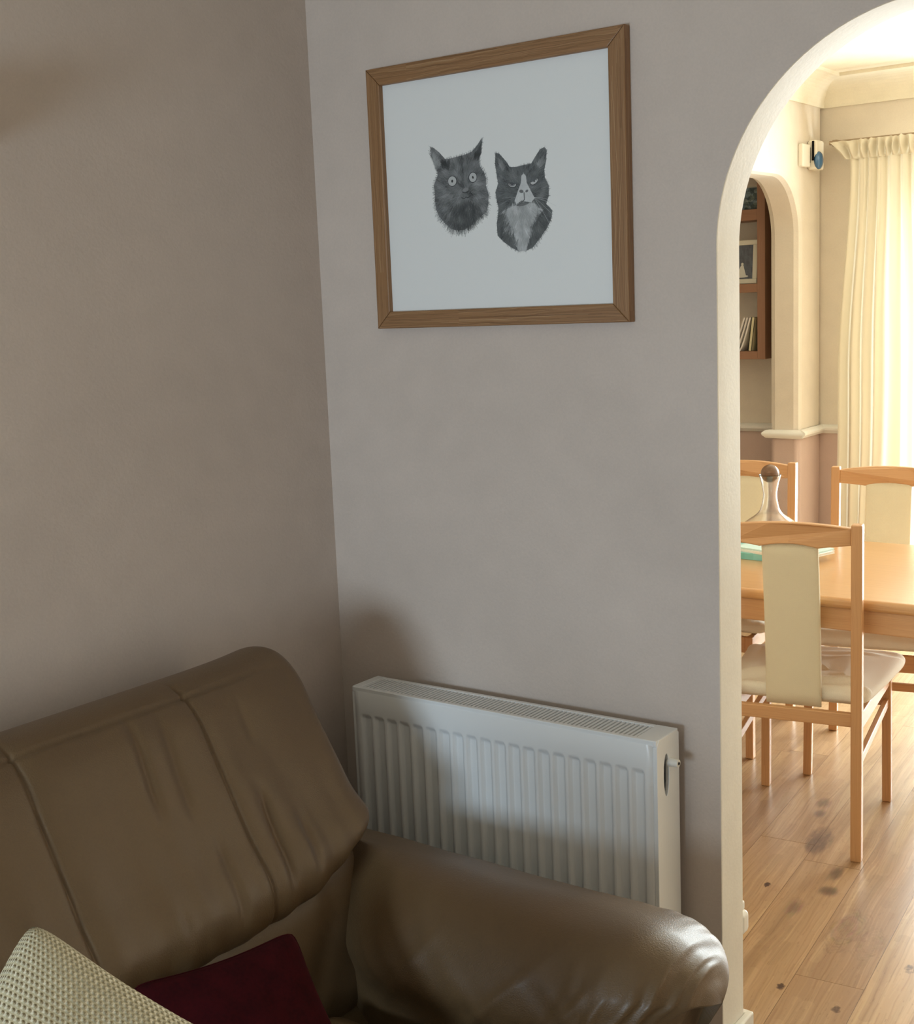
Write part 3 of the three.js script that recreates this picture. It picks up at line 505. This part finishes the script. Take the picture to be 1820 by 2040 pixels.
  part('print', g, std({ map: print, roughness: 0.75 }), p);
}

// ------------------------------------------------------------------ dining furniture
function chairKit() {
  const g = {};
  const wr = 0.18, wf = 0.186, zr = 0.24, zf = -0.24;
  g.rear = [-1, 1].map((s) => bar([s * wr, 0, zr - 0.004], [s * wr, 0.968, zr + 0.026], 0.030, 0.034, 0.004, s));
  g.front = [-1, 1].map((s) => bar([s * (wf + 0.004), 0, zf - 0.004], [s * wf, 0.43, zf + 0.004], 0.027, 0.03, 0.004, s * 2));
  // curved top rail
  const s = new THREE.Shape(); s.moveTo(-wr + 0.014, 0.910); s.quadraticCurveTo(-0.09, 0.903, -0.08, 0.900); s.quadraticCurveTo(0, 0.922, 0.08, 0.900); s.quadraticCurveTo(0.09, 0.903, wr - 0.014, 0.910); s.lineTo(wr - 0.014, 0.957); s.quadraticCurveTo(0, 0.983, -wr + 0.014, 0.957);
  const rail = extrude(s, 0.018, [], 0.003); { const p = rail.attributes.position; for (let k = 0; k < p.count; k++) p.setZ(k, p.getZ(k) + zr + 0.014 + 0.016 * (1 - (p.getX(k) / wr) ** 2)); rail.computeVertexNormals(); }
  g.rail = metre(rail, 0);
  // upholstered back panel, slightly bowed
  g.slat = surface(24, 40, (u, v) => {
    const y = 0.432 + 0.485 * u, t = v * 2 * Math.PI, c = Math.cos(t), q = Math.sin(t), hx = 0.0775, hz = 0.013, sx = Math.sign(c) * Math.pow(Math.abs(c), 0.3), sz = Math.sign(q) * Math.pow(Math.abs(q), 0.6), e = Math.min(1, Math.sqrt(Math.max(0, 1 - Math.pow(Math.abs(2 * u - 1), 30))) + 0.001);
    return [hx * sx * (1 - 0.0 * u), y, zr - 0.022 + 0.055 * u - 0.010 * Math.sin(u * Math.PI) + hz * sz * e];
  }, { loop: true, capStart: true, capEnd: true });
  g.rearRail = bx(-wr + 0.012, 0.396, zr - 0.002, wr - 0.012, 0.434, zr + 0.020, 0.003, 0);
  g.frontRail = bx(-wf + 0.012, 0.375, zf - 0.01, wf - 0.012, 0.43, zf + 0.012, 0.003, 0);
  g.side = [-1, 1].map((t) => bar([t * wr, 0.405, zr - 0.015], [t * wf, 0.405, zf + 0.015], 0.02, 0.05, 0.003, t));
  g.stretch = [-1, 1].map((t) => bar([t * wr, 0.285, zr - 0.012], [t * wf, 0.325, zf + 0.01], 0.016, 0.026, 0.003, t * 3));
  g.frontStretch = bar([-wf + 0.01, 0.325, zf], [wf - 0.01, 0.325, zf], 0.026, 0.016, 0.003, 4);
  // loose seat cover with creases
  g.seat = surface(56, 72, (u, v) => {
    const ph = (u - 0.5) * Math.PI, t = v * 2 * Math.PI, cp = Math.cos(ph), sp = Math.sin(ph), pw = (a, e) => Math.sign(a) * Math.pow(Math.abs(a), e);
    const R = pw(cp, 0.46), x = 0.224 * R * pw(Math.cos(t), 0.13), z = 0.225 * R * pw(Math.sin(t), 0.13), y = 0.462 + 0.036 * pw(sp, 0.8);
    return [x * (1 - 0.10 * z / 0.225), y, z - 0.015];
  }, { loop: true, us: (u) => 0.5 - 0.5 * Math.cos(Math.PI * (0.015 + 0.97 * u)), displace: (u, v, p) => { const top = sst(0.45, 0.49, p.y), r = Math.hypot(p.x, p.z); return top * 0.014 * N(p.x * 8, p.z * 22 + p.x * 6, 2) * sst(0, 0.12, r) + 0.005 * N(p.x * 12, p.y * 30, p.z * 12) - 0.009 * top * gauss(p.z - 0.12 + 0.3 * p.x, 0.012) - 0.009 * top * gauss(p.z - 0.05 + 0.22 * p.x, 0.01) - 0.007 * top * gauss(p.z - 0.17 + 0.12 * p.x, 0.009); } });
  return g;
}
{
  const g = chairKit();
  const c = thing('dining_chair', 'light wood dining chair nearest the arch, its cloth back panel towards the living room', 'chair', [0.622, 0, -1.385], 0.163, 'dining chairs');
  g.rear.forEach((m) => part('leg', m, M.beech, c)); g.front.forEach((m) => part('leg', m, M.beech, c));
  part('top_rail', g.rail, M.beech, c); part('back_panel', g.slat, M.chairCloth, c); part('rear_rail', g.rearRail, M.beech, c); part('front_rail', g.frontRail, M.beech, c);
  g.side.forEach((m) => part('side_rail', m, M.beech, c)); g.stretch.forEach((m) => part('stretcher', m, M.beech, c)); part('stretcher', g.frontStretch, M.beech, c);
  part('seat_cover', g.seat, M.seatCloth, c);
  const put = (x, z, turn, label) => { const k = c.clone(); k.name = numbered('dining_chair'); scene.add(k); k.position.set(x, 0, z); k.rotation.y = turn; k.userData = { label, category: 'chair', group: 'dining chairs' }; };
  put(0.612, -2.03, Math.PI + 0.2, 'light wood dining chair beyond the table, in front of the cream curtain');
  put(0.042, -2.03, Math.PI + 0.08, 'light wood dining chair beyond the table, directly behind the glass decanter');
}
{
  const t = thing('dining_table', 'long light wood dining table seen through the arch', 'table');
  const X0 = -0.28, X1 = 1.45, Z0 = -2.035, Z1 = -1.195;
  part('tabletop', metre(at(new RoundedBoxGeometry(X1 - X0, 0.032, Z1 - Z0, 4, 0.012), (X0 + X1) / 2, 0.734, (Z0 + Z1) / 2), 0), M.table, t);
  for (const a of [[X0 + 0.03, 0.655, Z1 - 0.034, X1 - 0.03, 0.722, Z1 - 0.012], [X0 + 0.03, 0.655, Z0 + 0.012, X1 - 0.03, 0.722, Z0 + 0.034]]) part('apron', bx(...a, 0.004, 0), M.beech, t);
  for (const x of [X0 + 0.012, X1 - 0.034]) part('apron', bx(x, 0.655, Z0 + 0.034, x + 0.022, 0.722, Z1 - 0.034, 0.004, 2), M.beech, t);
  for (const x of [X0 + 0.05, X1 - 0.05]) for (const z of [Z0 + 0.05, Z1 - 0.05]) part('leg', bx(x - 0.03, 0, z - 0.03, x + 0.03, 0.72, z + 0.03, 0.005, 1), M.beech, t);
}
// decanter with a ball stopper
{
  const d = thing('decanter', 'wide bottomed clear glass decanter with a dark ball stopper on the table', 'decanter', [0.295, 0.7505, -1.87]);
  const out = [[0, 0], [0.095, 0], [0.112, 0.008], [0.119, 0.024], [0.113, 0.042], [0.097, 0.062], [0.07, 0.082], [0.045, 0.1], [0.032, 0.118], [0.0255, 0.145], [0.0235, 0.17], [0.028, 0.2], [0.033, 0.219], [0.0375, 0.234]];
  const inn = [[0.0352, 0.234], [0.0305, 0.219], [0.0255, 0.2], [0.021, 0.17], [0.023, 0.145], [0.0295, 0.118], [0.0425, 0.098], [0.0675, 0.079], [0.094, 0.06], [0.110, 0.042], [0.116, 0.024], [0.108, 0.012], [0.09, 0.006], [0, 0.006]];
  const sm = (a) => new THREE.SplineCurve(a.map((q) => new THREE.Vector2(...q))).getPoints(60).map((q) => (q.x = Math.max(0, q.x), q));
  part('glass_body', new THREE.LatheGeometry([...sm(out), ...sm(inn)], 64), phy({ color: 0xffffff, roughness: 0.1, transmission: 1, thickness: 0.003, ior: 1.5 }), d);
  const cork = part('stopper', at(new THREE.SphereGeometry(0.0305, 32, 20), 0, 0.238, 0), phy({ map: mottled(112, 78, 52, 0.25, 20), roughness: 0.35, clearcoat: 0.4 }), d);
}
// booklets lying on the table
{
  const teal = canvas(256, 256, (c, w, h) => { c.fillStyle = 'rgb(146,216,214)'; c.fillRect(0, 0, w, h); for (let k = 0; k < 60; k++) { c.fillStyle = `rgba(${rnd() < 0.5 ? '190,236,230' : '110,190,184'},0.35)`; c.beginPath(); c.ellipse(rnd() * w, rnd() * h, rr(8, 40), rr(4, 18), rnd() * 3, 0, 6.3); c.fill(); } });
  const cov = std({ map: teal, roughness: 0.35 }), paper = std({ color: 0xf4f2ea, roughness: 0.8 });
  const book = (name, label, at0, turn, w, d, th, cover) => {
    const b = thing(name, label, 'booklet', at0, turn, 'booklets on the dining table');
    part('cover', [bx(-w / 2, th - 0.0015, -d / 2, w / 2, th, d / 2), bx(-w / 2, 0, -d / 2, w / 2, 0.0015, d / 2), bx(-w / 2, 0.0005, d / 2 - 0.004, w / 2, th - 0.0005, d / 2, 0.001)], cover, b);
    part('pages', bx(-w / 2 + 0.002, 0.0014, -d / 2 + 0.002, w / 2 - 0.002, th - 0.0014, d / 2 - 0.003), paper, b);
  };
  book('booklet', 'thick teal booklet at the bottom of the pile on the table', [0.365, 0.7505, -1.655], -0.06, 0.27, 0.155, 0.02, cov);
  book('booklet', 'thin pale booklet in the middle of the pile on the table', [0.432, 0.771, -1.648], -0.30, 0.27, 0.17, 0.008, paper);
  book('booklet', 'thin pale teal booklet on top of the pile on the table', [0.43, 0.7795, -1.655], -0.24, 0.265, 0.165, 0.005, std({ color: 0xd2ede8, roughness: 0.4 }));
}
// curtain and its track
{
  const c = thing('curtain', 'long cream pencil pleat curtain hanging beside the garden doors', 'curtain', [0, 0, 0]);
  const XL = (y) => -0.243 + 0.06 * sst(1.2, 2.17, y) - 0.01 * sst(0.9, 0.3, y), XR = (y) => 0.327 + 0.09 * sst(2.18, 1.2, y);
  const fold = (u, y) => {
    const w = u + 0.02 * N(u * 5, y * 1.1, 4), top = sst(1.0, 2.2, y), k = w * 9.5 + 0.8 * N(u * 4, 0, 9), deep = 0.7 + 0.6 * N(u * 7, y * 0.5, 1);
    const back = -0.115 * Math.pow(sst(0.075, 0, u), 1.5);         // the edge returns to the wall
    return 0.022 * (Math.sin(k * 6.2832) * deep + 0.35 * Math.sin(k * 12.566 + 1 + 2 * N(u * 3, 5, 2)) * top * (0.6 + N(u * 11, y, 6))) * (1 - 0.35 * top) * sst(0, 0.08, u) + back;
  };
  const sheet = surface(420, 70, (u, v) => { const y = 0.04 + 2.145 * v; return [XL(y) + (XR(y) - XL(y)) * (u + 0.004 * Math.sin(u * 10.5 * 6.2832 + 1.2)), y, -3.905 + fold(u, y)]; });
  part('drape', sheet, M.curtain, c);
  const head = surface(420, 14, (u, v) => { const y = 2.185 + 0.085 * v, b = Math.sin(Math.PI * Math.min(1, v * 1.02)), k = u * 13.5 + 0.4 * N(u * 5, 1, 2); const fl = 0.006 + 0.018 * b; return [-0.183 + 0.51 * u - 0.045 * v * sst(0.12, 0, u) * (1 + v) * 0.8, y + 0.010 * N(u * 30, 3, v) * v, -3.898 + fl * Math.sin(k * 6.2832 + 1.5 * N(u * 9, 1, 1) + 0.8 * v) + 0.012 * N(u * 20, v * 2, 5)]; });
  part('heading', head, M.curtain, c);
  const r = thing('curtain_track', 'slim curtain track along the wall above the curtain', 'curtain track');
  part('track', bx(-0.272, 2.262, -3.955, 2.42, 2.28, -3.935, 0.003), std({ color: 0x9a8468, roughness: 0.5 }), r);
  for (const x of [-0.25, 0.6, 1.5, 2.3]) part('bracket', bx(x - 0.012, 2.256, -4.04, x + 0.012, 2.286, -3.953, 0.002), std({ color: 0x9a8468, roughness: 0.5 }), r);
}
// motion sensor on the wall by the corner
{
  const s = thing('motion_sensor', 'small white wall sensor with a blue lens in the corner beside the curtain', 'sensor', [0, 0, 0]);
  const wh = std({ color: 0xe9e2d2, roughness: 0.45 });
  part('bracket', bx(-0.343, 2.158, -3.822, -0.318, 2.262, -3.73, 0.006), wh, s);
  part('housing', bx(-0.341, 2.148, -3.935, -0.293, 2.284, -3.842, 0.012), wh, s, 'white housing');
  part('neck', bx(-0.341, 2.18, -3.845, -0.325, 2.25, -3.82), M.dark, s);
  part('dark_strip', bx(-0.318, 2.19, -3.846, -0.307, 2.279, -3.838, 0.002), M.dark, s, 'dark strip');
  part('front_bar', bx(-0.306, 2.195, -3.87, -0.292, 2.276, -3.836, 0.004), wh, s);
  part('lens', at(new THREE.SphereGeometry(1, 32, 20).scale(0.02, 0.042, 0.034), -0.293, 2.19, -3.862), phy({ color: 0x1f5a86, roughness: 0.2, clearcoat: 1 }), s, 'blue lens');
}
// wall shelf in the hall and what stands on it
{
  const s = thing('shelf_unit', 'brown wooden wall shelf in the hall behind the arched opening', 'shelf');
  const X0 = -1.3, X1 = -0.554, Z0 = -4.035, Z1 = -3.846;
  for (const x of [X0, X1 - 0.041]) part('side_panel', bx(x, 1.262, Z0, x + 0.041, 2.36, Z1, 0.002, 1), M.shelfWood, s);
  for (const [y0, y1] of [[1.262, 1.301], [1.589, 1.631], [1.936, 1.989], [2.32, 2.36]]) part('shelf_board', bx(X0 + 0.041, y0, Z0, X1 - 0.041, y1, Z1 - 0.002, 0.002, 0), M.shelfWood, s);
  const pic = canvas(256, 256, (c, w, h) => { c.fillStyle = 'rgb(66,84,92)'; c.fillRect(0, 0, w, h); for (let k = 0; k < 90; k++) { c.fillStyle = `rgba(${['150,176,190', '36,52,54', '190,196,190', '96,118,128', '60,74,60'][k % 5]},0.4)`; c.beginPath(); c.ellipse(rnd() * w, rnd() * h, rr(8, 36), rr(8, 44), rnd() * 3, 0, 6.3); c.fill(); } });
  const card = thing('picture_card', 'blue grey picture card on the topmost visible board of the hall shelf', 'picture', [-0.665, 1.9895, -3.895]);
  part('card', at(new THREE.BoxGeometry(0.125, 0.105, 0.004), 0, 0.0525, 0, -0.06), std({ map: pic, roughness: 0.5 }), card);
  part('mount', at(new THREE.BoxGeometry(0.13, 0.112, 0.004), 0, 0.056, -0.0045, -0.06), std({ color: 0xbcb8ac, roughness: 0.7 }), card);
  const ph = canvas(256, 320, (c, w, h) => { c.fillStyle = 'rgb(88,94,104)'; c.fillRect(0, 0, w, h); for (let k = 0; k < 400; k++) { c.fillStyle = `rgba(${rnd() < 0.5 ? '74,78,84' : '104,110,120'},0.3)`; c.fillRect(rnd() * w, rnd() * h, rr(4, 30), rr(4, 50)); } c.fillStyle = 'rgb(214,212,202)'; c.beginPath(); c.moveTo(150, 190); c.quadraticCurveTo(130, 240, 96, 296); c.quadraticCurveTo(150, 312, 214, 296); c.quadraticCurveTo(220, 284, 196, 284); c.quadraticCurveTo(180, 230, 172, 190); c.fill(); c.beginPath(); c.ellipse(161, 178, 11, 13, 0, 0, 6.3); c.fill(); });
  const fr = thing('photo_frame', 'white photo frame with a grey picture and pale figure on the hall shelf', 'photo frame', [-0.712, 1.6315, -3.885]);
  const lean = new THREE.Matrix4().makeRotationX(-0.1), fw = std({ color: 0xded9c8, roughness: 0.5 });
  for (const [a, b, e, f] of [[-0.1, 0, 0.1, 0.024], [-0.1, 0.19, 0.1, 0.214], [-0.1, 0.024, -0.076, 0.19], [0.076, 0.024, 0.1, 0.19]]) part('frame_rail', bx(a, b, -0.008, e, f, 0.008, 0.003).applyMatrix4(lean), fw, fr);
  part('photo', at(new THREE.BoxGeometry(0.154, 0.168, 0.004), 0, 0.107, 0).applyMatrix4(lean), std({ map: ph, roughness: 0.5 }), fr);
  // leaning papers and books
  const pap = std({ color: 0xe6dfd8, roughness: 0.85, side: THREE.DoubleSide });
  [['white paper booklet leaning furthest left on the lowest hall shelf', -0.745, 0.072], ['white paper booklet leaning between two others on the lowest hall shelf', -0.722, 0.064], ['white paper booklet standing steepest of three on the lowest hall shelf', -0.70, 0.057]].forEach(([label, x, bend], k) => {
    const b = thing('paper_booklet', label, 'booklet', [x, 1.3015, -3.94], 0, 'paper booklets on the hall shelf');
    const f = (o) => surface(10, 1, (u, v) => { const y = 0.165 * u; return [o + bend * Math.pow(u, 0.75), y, -0.07 + 0.14 * v]; });
    const A = f(-0.004), B = f(0.004), rim = surface(10, 1, (u, v) => { const y = 0.165 * u; return [-0.004 + 0.008 * v + bend * Math.pow(u, 0.75), y, 0.07]; });
    part('pages', [A, B, rim], pap, b);
  });
  const bk = thing('book', 'slim ivory book standing beside the white papers on the hall shelf', 'book', [-0.652, 1.3045, -3.935], 0); bk.rotation.z = -0.12;
  part('cover', [bx(0, 0, -0.07, 0.003, 0.165, 0.07), bx(0.015, 0, -0.07, 0.018, 0.165, 0.07), bx(0, 0, 0.067, 0.018, 0.165, 0.07)], std({ color: 0xd9cfa8, roughness: 0.6 }), bk); part('pages', bx(0.003, 0.002, -0.068, 0.015, 0.162, 0.067), pap, bk);
  const fo = thing('folder', 'dark navy folder standing at the right end of the lowest hall shelf', 'folder', [-0.613, 1.3015, -3.945]);
  part('cover', bx(0, 0, -0.08, 0.016, 0.15, 0.06, 0.002), std({ color: 0x1c2630, roughness: 0.6 }), fo);
}
// double socket with a plug on the dining side of the arch wall
{
  const s = thing('wall_socket', 'white wall socket with a plug just behind the edge of the arch', 'socket', [0, 0, -0.1]);
  part('plate', bx(0.82, 0.265, -0.012, 0.966, 0.351, 0, 0.004), M.gloss, s);
  part('plug', bx(0.915, 0.272, -0.05, 0.968, 0.322, -0.011, 0.012), M.gloss, s); part('switch', bx(0.945, 0.328, -0.03, 0.966, 0.349, -0.01, 0.005), M.gloss, s);
}
// wall uplighter just outside the frame; its soft shadow falls into the picture
{
  const l = thing('wall_light', 'plain bowl shaped wall uplighter on the living room side wall, switched off', 'wall light', [0, 1.87, 0.985]);
  const pts = [[0.0, 0], [0.05, 0.008], [0.09, 0.035], [0.115, 0.08], [0.12, 0.1], [0.114, 0.1], [0.085, 0.042], [0.045, 0.014], [0, 0.008]].map((p) => new THREE.Vector2(...p));
  part('bowl', new THREE.LatheGeometry(pts, 32, 0, Math.PI), std({ color: 0xe6ddd0, roughness: 0.7, side: THREE.DoubleSide }), l);
  part('back_plate', bx(0, 0.0, -0.05, 0.008, 0.09, 0.05, 0.003), M.white, l);
}

renderer.render(scene, camera);
